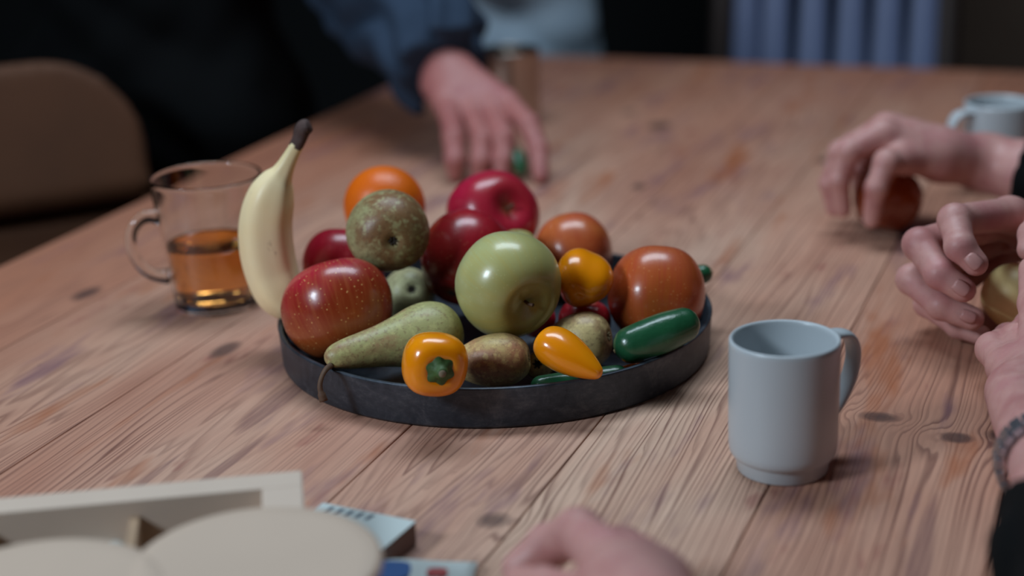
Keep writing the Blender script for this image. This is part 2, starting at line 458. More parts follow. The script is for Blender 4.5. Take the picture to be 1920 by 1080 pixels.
# ------------------------------------------------------------------ fruit
APPLES = 'apples piled on the zinc tray'; PEARS = 'pears piled on the zinc tray'
PEPPERS = 'yellow mini peppers on the zinc tray'; CUCS = 'snack cucumbers on the zinc tray'
def apple_profile(R, hh=.92, top=.26, bot=.16, taper=.10, n=30):
    pr = []
    for i in range(n + 1):
        a = math.pi * i / n
        s_ = math.sin(a) ** .86 if 0 < i < n else 0
        cz = -math.cos(a)
        r = s_ * (1 + taper * cz * .6 - .02)
        z = cz * hh
        if cz > 0: z -= top * math.exp(-(r / .34) ** 2)
        else: z += bot * math.exp(-(r / .30) ** 2)
        pr.append((r * R, z * R))
    return pr
def apple(label, u, v, rpx, Y, up, mat, hh=.92, taper=.10, stem=True, spin=0.0, lob=.018):
    c = P(u, v, Y); R = rpx * PX(c)
    ph = random.random() * 6
    V, F = lathe(apple_profile(R, hh, taper=taper), 48, lambda a, r, z: 1 + lob * math.cos(5 * a + ph) * (1 if z < 0 else .5) + .012 * math.cos(2 * a + ph))
    o = mesh('apple', V, F, mat, loc=c, rot=rot_z_to(up, spin))
    tag(o, label, 'apple', APPLES)
    if stem:
        z0 = R * (hh - .27)
        pts = spline([(0, 0, z0), (R * .02, 0, z0 + R * .12), (R * .06, R * .02, z0 + R * .22)], 5)
        mesh('stem', *sweep(pts, np.linspace(R * .028, R * .036, len(pts)), seg=8), MAT['stem'], o)
    cal = []
    for k in range(5):
        a = k * 2 * math.pi / 5; z0 = -R * (hh - .155)
        cal.append(sweep([(0, 0, z0), (R * .05 * math.cos(a), R * .05 * math.sin(a), z0 - R * .03), (R * .085 * math.cos(a), R * .085 * math.sin(a), z0 - R * .055)], [R * .03, R * .022, R * .008], seg=6))
    mesh('calyx', *merge(*cal), MAT['calyx'], o)
    return o
RED = srgb(176, 26, 48); DRED = srgb(126, 20, 22); ORR = srgb(176, 84, 36)
m_redA = apple_material('apple_red_russet', srgb(190, 20, 62), srgb(146, 48, 24), srgb(166, 80, 38), srgb(196, 118, 66), srgb(232, 176, 110), .26, 1.0, spk_amt=.75)
m_redB = apple_material('apple_crimson', srgb(196, 30, 62), srgb(172, 28, 42), srgb(146, 40, 30), srgb(136, 20, 36), srgb(214, 130, 110), .4, 2.0, spk_amt=.25)
m_redC = apple_material('apple_dark_crimson', srgb(190, 26, 60), srgb(158, 28, 34), srgb(128, 34, 22), srgb(124, 18, 32), srgb(214, 140, 110), .35, 4.0, spk_amt=.35)
m_redD = apple_material('apple_bright_crimson', srgb(176, 40, 52), srgb(190, 28, 66), srgb(170, 40, 50), srgb(150, 20, 46), srgb(222, 140, 130), .35, 6.0, spk_amt=.2)
m_F = apple_material('apple_blush_orange', srgb(194, 44, 60), srgb(196, 104, 52), srgb(170, 66, 36), srgb(160, 44, 36), srgb(226, 170, 110), .35, 7.0, spk_amt=.35)
m_H = apple_material('apple_orange_red', srgb(190, 96, 56), srgb(186, 88, 40), srgb(170, 84, 34), srgb(178, 54, 46), srgb(226, 164, 104), .42, 9.0, spk_amt=.4)
m_E = apple_material('apple_green', srgb(170, 158, 84), srgb(186, 184, 124), srgb(176, 186, 140), srgb(192, 170, 90), srgb(214, 218, 160), .35, 3.0, spk_amt=.2)
m_S = apple_material('apple_pale_green', srgb(186, 190, 120), srgb(180, 186, 116), srgb(170, 176, 110), srgb(196, 190, 110), srgb(214, 218, 160), .3, 5.0)

apple('large red and russet apple at the left front of the tray, beside the banana', 635, 582, 107, 119.4, cv(-.28, .90, -.25), m_redA, .88, .16)
apple('crimson apple half hidden behind the russet apple and next to the banana', 643, 500, 79, 130.3, cv(.1, .95, -.2), m_redB)
apple('dark crimson apple between the brown-green pear and the green apple', 873, 485, 86, 127.6, cv(.30, .78, -.50), m_redC, 1.06, .16)
apple('bright crimson apple at the back of the heap, stem hollow facing the camera', 922, 407, 89, 137.6, cv(.46, .22, .84), m_redD, .92)
apple('large pale green apple in the middle of the heap', 952, 533, 103, 116.8, cv(.47, -.47, .74), m_E, .90, .05, lob=.012)
apple('blush red and orange apple behind the upright yellow pepper', 1075, 476, 76, 134.7, cv(-.2, .75, -.6), m_F, .98)
apple('tall orange-red apple at the right end of the tray', 1232, 552, 92, 121.4, cv(.06, .96, -.28), m_H, 1.03, .02, lob=.03)
apple('dark red apple low in the heap under the yellow pepper', 1096, 606, 51, 121.2, cv(.1, .9, .2), m_redC, stem=False)
apple('small dark red apple low in the heap under the green apple', 1006, 600, 37, 121.8, cv(.1, .9, .2), m_redB, stem=False)
apple('pale yellow-green apple just showing between the crimson apple and green apple', 972, 462, 34, 132.2, cv(.1, .9, .3), m_S, stem=False)

# orange
c = P(721, 387, 136.6); R = 77 * PX(c)
t = NT('orange_peel'); o_ = t.obj()
t.set(Base_Color=t.mix(t.noise(o_, 20, 2), srgb(222, 94, 10), srgb(236, 118, 20)), Roughness=.38, Specular_IOR_Level=.45)
t.bump(t.voro(o_, 420), .25, .0006); MAT['orange'] = t.m
V, F = lathe([(R * math.sin(math.pi * i / 28), -R * .95 * math.cos(math.pi * i / 28)) for i in range(29)], 48)
orange = mesh('orange', V, F, MAT['orange'], loc=c, rot=rot_z_to(cv(.2, .5, -.8)))
tag(orange, 'bright orange citrus fruit behind the brown-green pear', 'orange')
mesh('stem_button', *lathe([(0, R * .94), (R * .05, R * .945), (R * .07, R * .96), (R * .04, R * .975), (0, R * .972)], 10), MAT['stem'], orange)

def pear(label, c, axis, prof, mat, stem=None, spin=0.0, hairy=False):
    """prof: rows (distance along axis from c, radius) in cm, calyx end first"""
    pr = spline(prof, 5)
    prl = [(0, pr[0][0] * .01 + .0035), (.0016, pr[0][0] * .01 + .0030)] + [(max(r, .0008) * .01 if r * .01 > .0008 else .0008, z * .01) for z, r in pr] + [(0, pr[-1][0] * .01)]
    prl = [(max(r, 0), z) for r, z in prl]
    ph = random.random() * 6
    V, F = lathe(prl, 40, lambda a, r, z: 1 + .02 * math.cos(2 * a + ph) + .014 * math.cos(3 * a + ph * 2))
    o = mesh('pear', V, F, mat, loc=c, rot=rot_z_to(axis, spin)); tag(o, label, 'pear', PEARS)
    z0 = prof[0][0] * .01
    cal = []
    for k in range(6):
        a = k * math.pi / 3
        cal.append(sweep([(0, 0, z0 + .003), (.0018 * math.cos(a), .0018 * math.sin(a), z0 + .0003), (.0036 * math.cos(a), .0036 * math.sin(a), z0 - .0011)], [.0012, .001, .0004], seg=6))
    mesh('calyx', *merge(*cal), MAT['pale_hair'] if hairy else MAT['calyx'], o)
    return o
m_p1 = pear_material('pear_russet_olive', srgb(160, 156, 112), srgb(134, 98, 64), .50, False, 1.0)
m_pP = pear_material('pear_green_spotted', srgb(172, 168, 112), srgb(164, 124, 92), .34, True, 4.0)
m_pK = pear_material('pear_gold_russet', srgb(200, 178, 124), srgb(160, 120, 86), .60, False, 7.0)
m_pL = pear_material('pear_brown_russet', srgb(204, 178, 118), srgb(186, 134, 98), .60, False, 11.0)
m_pQ = pear_material('pear_pale_green', srgb(192, 190, 146), srgb(156, 132, 100), .15, True, 15.0)

pear('round brown-green pear on top of the heap, its blossom end facing the camera', P(727, 432, 124.0), cv(-.20, .30, -.92),
     [(-3.0, .35), (-3.15, 1.0), (-2.75, 2.1), (-1.6, 3.0), (-.2, 3.22), (1.2, 3.04), (2.8, 2.5), (4.4, 1.7), (5.6, 1.15), (6.2, .6), (6.4, .1)], m_p1)
a = P(806, 628, 116.1); b = P(632, 668, 112.8)
pp = pear('long green spotted pear at the tray front, its stem hanging over the rim', a, b - a,
     [(-2.2, .3), (-2.35, .8), (-2.1, 1.5), (-1.3, 2.2), (-.1, 2.52), (1.2, 2.38), (2.6, 1.95), (4.0, 1.60), (5.4, 1.36), (6.8, 1.14), (7.8, .86), (8.3, .45), (8.42, .1)], m_pP)
ip = pp.rotation_euler.to_matrix().inverted()
e = [P(622, 684, 112.3), P(611, 693, 110.6), P(603, 708, 109.8), P(600, 727, 109.4), P(607, 752, 109.2)]
pts = [ip @ (Vector(q) - a) for q in spline([tuple(q) for q in e], 6)]
mesh('stem', *sweep(pts, [.0024 - .0006 * math.sin(math.pi * i / (len(pts) - 1)) + (.0008 if i > len(pts) - 5 else 0) for i in range(len(pts))], seg=10), MAT['stem'], pp)
pear('golden russet pear behind the pointed yellow pepper, beside the cucumber', P(1093, 638, 116.6), cv(-.90, -.14, -.36),
     [(-2.05, .3), (-2.1, .8), (-1.7, 1.55), (-.8, 2.05), (.1, 2.14), (1.2, 1.9), (2.4, 1.35), (3.3, 1.0), (3.9, .5), (4.0, .1)], m_pK, hairy=True)
pear('brown russet pear at the tray front, right of the pepper with the green stem', P(930, 675, 112.7), cv(-.98, -.10, -.12),
     [(-2.35, .3), (-2.45, .8), (-2.0, 1.45), (-1.0, 1.95), (.2, 2.0), (1.4, 1.75), (2.6, 1.2), (3.6, .8), (4.0, .4), (4.1, .1)], m_pL, hairy=True)
pear('pale green pear in the shadow behind the long spotted pear', P(765, 552, 128.3), cv(-.2, -.2, -.9),
     [(-2.0, .3), (-2.1, .8), (-1.7, 1.5), (-.8, 2.05), (.1, 2.2), (1.2, 1.9), (2.4, 1.4), (3.2, .9), (3.6, .1)], m_pQ)
pear('small yellow-green pear end showing low behind the brown russet pear', P(1012, 684, 114.7), cv(.2, -.1, -.95),
     [(-.9, .25), (-.95, .5), (-.7, .85), (-.2, 1.05), (.3, 1.0), (.9, .7), (1.4, .4), (1.5, .1)], m_pL)

# banana
def banana():
    rows = [(570, 610, 15, 123.4), (564, 601, 25, 123.6), (556, 580, 31, 124.0), (526, 550, 44, 124.5), (510, 510, 49, 125.0), (500, 462, 50.5, 125.1), (499, 415, 49, 125.1), (508, 372, 44, 125.1), (519, 343, 33, 125.1), (530, 323, 20, 125.1), (544, 296, 14.5, 125.1), (557, 272, 12.5, 125.1)]
    ctr = P(505, 470, 125)
    pts = [P(u, v, Y) - ctr for u, v, r, Y in rows]; rad = [r * PX(P(u, v, Y)) for u, v, r, Y in rows]
    q = spline([tuple(p) + (r,) for p, r in zip(pts, rad)], 6)
    def shp(a, k): return 1 + .045 * math.cos(5 * a + .6) * (1 if k < .85 else .6)
    t = NT('banana_skin'); o = t.obj()
    sp = t.n('ShaderNodeSeparateXYZ'); t.put(sp.inputs[0], o)
    f = t.noise(o, 30, 4)
    col = t.mix(f, srgb(255, 224, 168), srgb(255, 238, 198))
    spots = t.ramp(t.noise(t.map(o, (1, 1, .5)), 150, 3, .6), [(.66, 0.0), (.74, 1.0)])
    col = t.mix(t.math('MULTIPLY', spots, .35), col, srgb(140, 96, 56))
    tip = t.ramp(t.math('MULTIPLY', sp.outputs[2], 10), [(.60, 0.0), (.80, 1.0)])
    col = t.mix(t.math('MULTIPLY', tip, .25), col, srgb(190, 170, 80))
    t.set(Base_Color=col, Roughness=.42, Specular_IOR_Level=.4)
    t.bump(f, .05, .001)
    b = mesh('banana', *sweep([Vector(r[:3]) for r in q], [r[3] for r in q], seg=30, up=cv(0, 0, 1), shape=shp), t.m, loc=ctr)
    tag(b, 'yellow banana standing on end at the left rim of the tray', 'banana')
    e = [P(555, 276, 125.1), P(563, 260, 125.1), P(567, 248, 125.1), P(572, 240, 125.0), (P(580, 237, 124.9))]
    rr = [13, 13.5, 15, 15.5, 12]
    q = spline([tuple(p - ctr) + (r * PX(p),) for p, r in zip(e, rr)], 4)
    mesh('stem_tip', *sweep([Vector(r[:3]) for r in q], [r[3] for r in q], seg=14, up=cv(0, 0, 1), shape=lambda a, k: 1 + .12 * math.cos(3 * a)), plain('banana_stem_brown', srgb(74, 54, 50), .8, var=.4, scale=150, bump=.5), b)
    return b
banana()

# peppers
def pepper_material(name, a, b):
    t = NT(name); o = t.obj()
    t.set(Base_Color=t.mix(t.noise(o, 28, 2), a, b), Roughness=.22, Specular_IOR_Level=.5, Coat_Weight=.35, Coat_Roughness=.08, Subsurface_Weight=.35, Subsurface_Radius=(.012, .006, .001), Subsurface_Scale=1.0)
    t.bump(t.noise(o, 90, 2), .10, .002)
    return t.m
m_yel = pepper_material('yellow_pepper_skin', srgb(250, 140, 4), srgb(254, 160, 16))
m_grn = plain('pepper_stem_green', srgb(62, 92, 44), .6, var=.35, scale=200, bump=.4)
m_cut = plain('pepper_stem_cut', srgb(136, 122, 100), .8)
def pepper(label, c, axis, prof, lobes=4, amp=.06, stem=True, spin=0.0):
    """axis points to the stem end; prof rows (z cm, r cm) from tip to stem end"""
    pr = [(max(r, 0) * .01, z * .01) for z, r in spline(prof, 5)]
    pr = [(0, pr[0][1])] + [p for p in pr if p[0] > 2e-4] + [(0, pr[-1][1])]
    V, F = lathe(pr, 48, lambda a, r, z: 1 + amp * math.cos(lobes * a) + amp * .4 * math.cos(2 * a + 1))
    o = mesh('mini_pepper', V, F, m_yel, loc=c, rot=rot_z_to(axis, spin)); tag(o, label, 'pepper', PEPPERS)
    if stem:
        z0 = prof[-1][0] * .01
        st = mesh('stem', *lathe([(0, z0 - .001), (.0116, z0 - .0004), (.0124, z0 + .0012), (.0090, z0 + .0026), (.0056, z0 + .0042), (.0040, z0 + .0072), (.0036, z0 + .0092), (0, z0 + .0093)], 36, lambda a, r, z: 1 + (.16 * math.cos(6 * a) if r > .006 else 0)), m_grn, o)
        mesh('cut_end', *lathe([(0, z0 + .0090), (.0028, z0 + .0091), (.0024, z0 + .0099), (0, z0 + .0098)], 12), m_cut, st)
    return o
pepper('blocky yellow pepper over the tray rim, green stem facing the camera', P(812, 679, 107.0), cv(.27, -.24, .93),
       [(-2.6, .0), (-2.55, .6), (-2.1, 1.35), (-1.0, 2.0), (.2, 2.3), (1.2, 2.25), (1.9, 1.8), (2.15, 1.2), (2.05, .7), (1.9, .02)], 4, .035, True, .6)
pepper('upright blunt yellow pepper between the green apple and orange-red apple', P(1093, 523, 119.0), cv(.15, .62, -.75),
       [(-2.1, .0), (-2.15, .5), (-1.9, 1.15), (-1.1, 1.85), (.1, 2.08), (1.3, 1.8), (2.2, 1.2), (2.3, .6), (2.1, .02)], 3, .10, False, 1.0)
a = P(1008, 632, 110.4); b = P(1128, 704, 107.8)
pepper('pointed glossy yellow pepper lying with its tip on the tray rim', (a + b) / 2, a - b,
       [(-2.75, .0), (-2.7, .22), (-2.45, .5), (-1.6, .92), (-.5, 1.30), (.6, 1.50), (1.6, 1.46), (2.3, 1.15), (2.6, .7), (2.6, .02)], 3, .05, False, .4)

a = P(1150, 706, 112.6); b = P(1212, 692, 113.0)
pepper('small orange-yellow pepper wedged inside the rim under the cucumber', (a + b) / 2, b - a,
       [(-1.4, .0), (-1.35, .2), (-1.0, .48), (-.2, .66), (.6, .64), (1.2, .4), (1.3, .02)], 3, .04, False)

# cucumbers
t = NT('cucumber_skin'); o_ = t.obj()
f_ = t.noise(t.map(o_, (1, 1, 1)), 130, 3)
t.set(Base_Color=t.mix(t.noise(o_, 45, 4), srgb(14, 62, 40), srgb(44, 104, 66)), Roughness=.30, Specular_IOR_Level=.5, Coat_Weight=.2, Coat_Roughness=.15)
t.bump(f_, .22, .002); MAT['cuc'] = t.m
def cucumber(label, rows, group=CUCS):
    pts = [P(u, v, Y) for u, v, r, Y in rows]; ctr = sum(pts, Vector()) / len(pts)
    q = spline([tuple(p - ctr) + (r * PX(p),) for p, (u, v, r, Y) in zip(pts, rows)], 6)
    p = [Vector(k[:3]) for k in q]; rr = [k[3] for k in q]
    t0 = (p[0] - p[1]).normalized(); t1 = (p[-1] - p[-2]).normalized()
    A = [p[0] + t0 * rr[0] * math.sin(a) * .95 for a in (1.5, 1.25, .95, .6, .3)]; Ar = [rr[0] * math.cos(a) for a in (1.5, 1.25, .95, .6, .3)]
    B = [p[-1] + t1 * rr[-1] * math.sin(a) * .95 for a in (.3, .6, .95, 1.25, 1.5)]; Br = [rr[-1] * math.cos(a) for a in (.3, .6, .95, 1.25, 1.5)]
    o = mesh('snack_cucumber', *sweep(A + p + B, Ar + rr + Br, seg=24, shape=lambda a, k: 1 + .012 * math.cos(6 * a)), MAT['cuc'], loc=ctr)
    tag(o, label, 'cucumber', group)
    mesh('blossom_scar', *sweep([A[0] - t0 * .001, A[0] + t0 * .0006], [.0022, .0012], seg=8), MAT['pale_hair'], o)
    return o
cucumber('glossy dark green snack cucumber lying on the front right rim', [(1183, 647, 35, 112.6), (1217, 634, 37, 112.9), (1250, 621, 37, 113.3), (1281, 609, 33, 113.9)])
cucumber('snack cucumber with only its tip showing behind the orange-red apple', [(1319, 514, 18, 127.0), (1300, 519, 21, 127.3), (1262, 530, 22, 127.5), (1225, 540, 20, 127.8)])
cucumber('snack cucumber lying low inside the front rim under the pointed pepper', [(1015, 726, 22, 110.4), (1060, 721, 24, 110.6), (1110, 714, 24, 110.9), (1158, 706, 22, 111.3)])

# ------------------------------------------------------------------ mugs and cups
def ceramic_mug(label, x, y, handle_dir):
    root = empty('coffee_mug', W(x, y, 0)); tag(root, label, 'mug', 'white stacking coffee mugs')
    pr = [(0, .0018), (.0255, .0018), (.0270, .0004), (.0292, .0004), (.0300, .0016), (.0308, .0095), (.0312, .0102), (.0335, .0118), (.0350, .0145), (.0356, .0185), (.0359, .03), (.0360, .088), (.0358, .0908), (.0350, .0919), (.0339, .0916), (.0332, .0905), (.0329, .088), (.0327, .03), (.031, .016), (.027, .0125), (0, .0115)]
    q = []
    mesh('body', *lathe(pr, 72), MAT['ceramic'], root)
    hd = Vector(handle_dir).normalized(); up = Vector((0, 0, 1)); sd = up.cross(hd)
    path = [(.0345, .0840), (.044, .0850), (.0530, .0825), (.0585, .0745), (.0595, .0640), (.0565, .0520), (.0500, .0410), (.0420, .0320), (.0345, .0265)]
    s_ = spline(path, 6)
    pts = [hd * k[0] + up * k[1] for k in s_]
    n = len(pts)
    V, F = sweep(pts, [.0032 if 0 < i < n - 1 else .0040 for i in range(n)], [.0068 + .0012 * abs(i / (n - 1) * 2 - 1) for i in range(n)], seg=18, up=sd)
    mesh('handle', V, F, MAT['ceramic'], root)
    return root
ceramic_mug('white ceramic mug standing alone right of the fruit tray', 17.48, 99.3, (.86, .51, 0))
ceramic_mug('white ceramic mug at the far right edge behind the forearm', 51.4, 167.5, (-.93, -.36, 0))

def glass_mug():
    c = PZ(408, 571, 0); c.z = TZ
    root = empty('glass_mug', c); tag(root, 'clear glass mug half full of amber tea, left of the banana', 'mug')
    out = [(.0335, .0), (.0352, .0008), (.0362, .003), (.0378, .020), (.0402, .045), (.0432, .070), (.0460, .095), (.0478, .1120), (.0482, .1170)]
    inn = [(.0464, .1172), (.0456, .112), (.0438, .095), (.0410, .070), (.0380, .045), (.0356, .020), (.0340, .0115), (.031, .0088)]
    pr = [(0, .0012), (.028, .0010)] + [tuple(k) for k in spline(out, 4)] + [(.0478, .1180), (.0470, .1181)] + [tuple(k) for k in spline(inn, 4)] + [(0, .0080)]
    mesh('body', *lathe(pr, 80), MAT['glass'], root)
    d = Vector((-.93, -.36, 0)).normalized(); up = Vector((0, 0, 1))
    path = [(.0432, .0865), (.0510, .0880), (.0590, .0860), (.0660, .0790), (.0690, .0690), (.0680, .0580), (.0630, .0460), (.0560, .0380), (.0480, .0340), (.0395, .0325)]
    pts = [d * k[0] + up * k[1] for k in spline(path, 6)]; n = len(pts)
    mesh('handle', *sweep(pts, [.0050 + .0022 * (abs(i / (n - 1) * 2 - 1)) ** 4 for i in range(n)], seg=18, up=up.cross(d)), MAT['glass'], root)
    tp = [(0, .0082), (.0309, .0090)] + [tuple((k[0] - .00012, k[1])) for k in spline([(.0340, .0115), (.0356, .020), (.0380, .045), (.0396, .0585)], 4)] + [(.0390, .0578), (0, .0577)]
    tea = mesh('tea', *lathe(tp, 80), MAT['tea'], loc=c)
    tag(tea, 'amber tea filling the lower half of the glass mug', 'tea')
glass_mug()

c = PZ(960, 231, 0); c.z = TZ
pr = [(0, .0008), (.034, .0004), (.0362, .0018), (.0368, .005), (.0372, .05), (.0375, .091), (.0379, .0935), (.0375, .0950), (.0366, .0948), (.0362, .092), (.0358, .05), (.0352, .005), (0, .004)]
cup = empty('steel_tumbler', c); tag(cup, 'polished steel tumbler standing behind the hand in the dark sleeve', 'cup')
mesh('body', *lathe(pr, 56), MAT['steel'], cup)
mesh('rim', *lathe([(.0378, .0932), (.0384, .0945), (.0378, .0957), (.0366, .0957), (.0362, .0945), (.0368, .0934), (.0378, .0932)], 56), MAT['steel'], cup)

# ------------------------------------------------------------------ people
def skin_material(name='skin', k=1.0, q=1.0):
    t = NT(name); o = t.obj()
    f = t.noise(o, 26, 3); g = t.noise(o, 120, 3)
    c = t.ramp(f, [(.3, srgb(182 * q, 122 * k, 118 * k)), (.5, srgb(200 * q, 148 * k, 140 * k)), (.7, srgb(192 * q, 130 * k, 128 * k))])
    c = t.mix(t.math('MULTIPLY', t.ramp(g, [(.5, 0.0), (.75, 1.0)]), .25), c, srgb(160, 94, 90))
    t.set(Base_Color=c, Roughness=.48, Specular_IOR_Level=.4, Subsurface_Weight=.12, Subsurface_Radius=(.010, .004, .002))
    t.bump(t.noise(o, 420, 3), .12, .0008)
    return t.m
MAT['skin'] = skin_material()
MAT['ruddy'] = skin_material('ruddy_skin', .76, .88)
MAT['nail'] = plain('fingernail', srgb(190, 136, 130), .45, var=.04)
def cloth(name, a, b, sc=500):
    t = NT(name); o = t.obj()
    t.set(Base_Color=t.mix(t.noise(o, 30, 4), a, b), Roughness=.9, Specular_IOR_Level=.15)
    t.bump(t.noise(o, sc, 2), .2, .001); return t.m
MAT['navy'] = cloth('navy_cloth', srgb(38, 50, 66), srgb(56, 70, 90))
MAT['black'] = cloth('black_cloth', srgb(2, 3, 4), srgb(5, 6, 8))
MAT['denim'] = cloth('pale_denim', srgb(156, 176, 194), srgb(184, 200, 212))

def hand_fn(palm, fingers, kp=.012, kf=.007):
    """palm: list of (p, r, q, r); fingers: list of [(p, r), ...] ; returns a distance function"""
    def fn(Q):
        d = None
        for p, r, q, s_ in palm:
            e = caps(Q, p, q, r, s_); d = e if d is None else smin(d, e, kp)
        out = d
        for fg in fingers:
            e = None
            for (p, r), (q, s_) in zip(fg[:-1], fg[1:]):
                k = caps(Q, p, q, r, s_); e = k if e is None else smin(e, k, .002)
            for (p, r) in fg[1:-1]:
                e = smin(e, np.linalg.norm(Q - np.array(p), axis=1) - r * 1.06, .003)
            out = np.minimum(out, smin(d, e, kf))
        return out
    return fn
def J(u, v, Y, r): return (tuple(P(u, v, Y)), r * .01)
def JZ(u, v, z, r): return (tuple(PZ(u, v, z)), r * .01)
def person_body(label, palm, fingers, h=.0018, group=None, mat='skin'):
    pts = [p for p, r, q, s_ in palm] + [q for p, r, q, s_ in palm] + [p for fg in fingers for p, r in fg]
    lo, hi = bounds(pts, .045)
    o = sdf_obj('person', hand_fn(palm, fingers), lo, hi, h, MAT[mat])
    recentre(o, palm[0][0]); tag(o, label, 'person', group); return o
def nail(parent, p, tipdir, normal, L=.0062, Wd=.0052):
    z = Vector(normal).normalized(); x = (Vector(tipdir) - z * Vector(tipdir).dot(z)).normalized(); y = z.cross(x)
    V, F = [], []
    n = 9
    for i in range(n):
        for j in range(n):
            a = (i / (n - 1) * 2 - 1); b = (j / (n - 1) * 2 - 1)
            k = (1 - .28 * abs(a) ** 3); 
            V.append(Vector(p) - parent.location + x * a * L + y * b * Wd * k + z * (.0016 - .0026 * b * b - .0008 * a * a))
    for i in range(n - 1):
        for j in range(n - 1):
            F.append((i * n + j, (i + 1) * n + j, (i + 1) * n + j + 1, i * n + j + 1))
    m = mesh('fingernail', V, F, MAT['nail'], parent)
    s_ = m.modifiers.new('solid', 'SOLIDIFY'); s_.thickness = .0006; s_.offset = -1
    return m
def link(pairs):
    """list of (point, radius) -> capsule rows"""
    return [(a[0], a[1], b[0], b[1]) for a, b in zip(pairs[:-1], pairs[1:])]
def garment(name, caps_, parent, mat, h, cut=None, fold=.0, ff=60, k=.03, seed=0):
    pts = [p for p, r, q, s_ in caps_] + [q for p, r, q, s_ in caps_]
    rmax = max(max(r, s_) for p, r, q, s_ in caps_)
    lo, hi = bounds(pts, rmax + .03)
    def fn(Q):
        d = None
        for p, r, q, s_ in caps_:
            e = caps(Q, p, q, r, s_); d = e if d is None else smin(d, e, k)
        if fold:
            g = np.sin(Q[:, 0] * ff + 2.2 * np.sin(Q[:, 2] * ff * .45 + seed) + Q[:, 1] * ff * .35) * np.sin(Q[:, 2] * ff * .6 - Q[:, 0] * ff * .5 + 1.4 * np.sin(Q[:, 1] * ff * .4) + seed)
            r_ = 1 - 2 * np.abs(np.sin(Q[:, 0] * ff * .55 + Q[:, 2] * ff * .75 + 1.5 * np.sin(Q[:, 1] * ff * .5 + seed) + seed))
            d = d + fold * (.6 * g + .7 * r_)
        if cut:
            for pt, nrm in cut:
                d = np.maximum(d, (Q - np.array(pt)) @ np.array(nrm))
        return d
    o = sdf_obj(name, fn, lo, hi, h, mat, parent)
    o.data.transform(Matrix.Translation(-parent.location)); return o

# person leaning in from the left, hand on the table behind the fruit
wr = J(836, 132, 190, 2.5)
palm = link([J(852, 175, 187, 2.0), wr, J(775, 30, 201, 3.4), J(700, -90, 210, 4.4)])
mc = [J(843, 214, 183.2, 1.25), J(884, 209, 184, 1.3), J(921, 203, 184.3, 1.35), J(950, 190, 185, 1.3)]
for m_, base in zip(mc, (J(815, 160, 188.5, 1.7), J(832, 150, 188.8, 1.8), J(850, 143, 189, 1.8), J(866, 132, 189.5, 1.7))):
    palm.append((base[0], base[1], m_[0], m_[1]))
fing = [[mc[0], J(851, 258, 178.8, 1.26), J(853, 300, 177, 1.12), JZ(853, 328, .92, .85)],
        [mc[1], J(904, 262, 178.6, 1.28), J(901, 302, 176.8, 1.13), JZ(897, 328, .95, .88)],
        [mc[2], J(944, 258, 179, 1.28), J(943, 300, 177.2, 1.13), JZ(939, 328, .95, .88)],
        [mc[3], J(991, 234, 180.4, 1.26), J(1009, 280, 178, 1.13), JZ(1014, 330, .95, .88)],
        [J(880, 175, 187, 1.8), JZ(930, 245, 4.2, 1.4), JZ(955, 290, 2.2, 1.28), JZ(966, 318, 1.15, .95)]]
p1 = person_body('person in dark navy jacket leaning in, hand resting on the table behind the fruit', palm, fing, .0022, mat='ruddy')
nail(p1, Vector(P(1016, 320, 175.9)), cv(.1, -1, .1), cv(.3, .1, .95))
cutn = (P(836, 134, 190) - P(720, -50, 207)).normalized()
sh = W(-36, 222, 52); el = P(705, -85, 209)
sleeve = link([J(846, 152, 188.5, 5.0), J(800, 78, 196, 6.2), J(745, -10, 204, 7.6), J(690, -110, 210, 8.6)]) + [(tuple(el), .088, tuple(sh), .10)]
garment('jacket_sleeve', sleeve, p1, MAT['navy'], .006, [(tuple(P(834, 131, 190.4)), tuple(cutn))], .011, 70)
tor = [(tuple(W(-47, 222, 2)), .15, tuple(W(-46, 223, 44)), .17), (tuple(W(-54, 226, 46)), .13, tuple(W(-37, 220, 48)), .12), (tuple(W(-55, 224, 0)), .14, tuple(W(-40, 219, 0)), .14)]
garment('jacket_body', tor, p1, MAT['black'], .012, None, .006, 40)
leg = [(tuple(W(-55, 225, -8)), .105, tuple(W(-56, 226, -68)), .075), (tuple(W(-40, 219, -8)), .105, tuple(W(-39, 221, -68)), .075), (tuple(W(-55, 225, -4)), .12, tuple(W(-41, 219, -4)), .12)]
garment('trousers', leg, p1, MAT['black'], .012, [((0, 0, .015), (0, 0, -1))])

# person in pale jeans beyond the far end of the table
x0 = P(962, 40, 276)
hips = [((x0.x - .035, x0.y + .02, TZ + .12), .115, (x0.x + .035, x0.y + .02, TZ + .12), .115), ((x0.x - .07, x0.y, TZ - .02), .10, (x0.x - .09, x0.y + .02, .05), .062), ((x0.x + .05, x0.y, TZ - .0), .095, (x0.x + .07, x0.y + .03, .05), .062), ((x0.x, x0.y + .02, TZ + .15), .13, (x0.x, x0.y + .03, TZ + .34), .13)]
feet = [((x0.x - .09, x0.y + .05, .035), .035, (x0.x - .10, x0.y - .10, .03), .03), ((x0.x + .07, x0.y + .06, .035), .035, (x0.x + .08, x0.y - .09, .03), .03), ((x0.x - .09, x0.y + .03, .04), .04, (x0.x - .08, x0.y + .02, .40), .05), ((x0.x + .07, x0.y + .04, .04), .04, (x0.x + .06, x0.y + .02, .40), .05), ((x0.x - .08, x0.y + .02, .40), .05, (x0.x - .03, x0.y + .02, TZ + .1), .08), ((x0.x + .06, x0.y + .02, .40), .05, (x0.x + .03, x0.y + .02, TZ + .1), .08), ((x0.x, x0.y + .02, TZ + .1), .09, (x0.x, x0.y + .03, TZ + .4), .10)]
p2 = person_body('person in pale blue jeans standing beyond the far end of the table', feet, [], .012)
garment('jeans', hips, p2, MAT['denim'], .010, [((0, 0, TZ + .30), (0, 0, 1)), ((0, 0, .05), (0, 0, -1))], .006, 30)
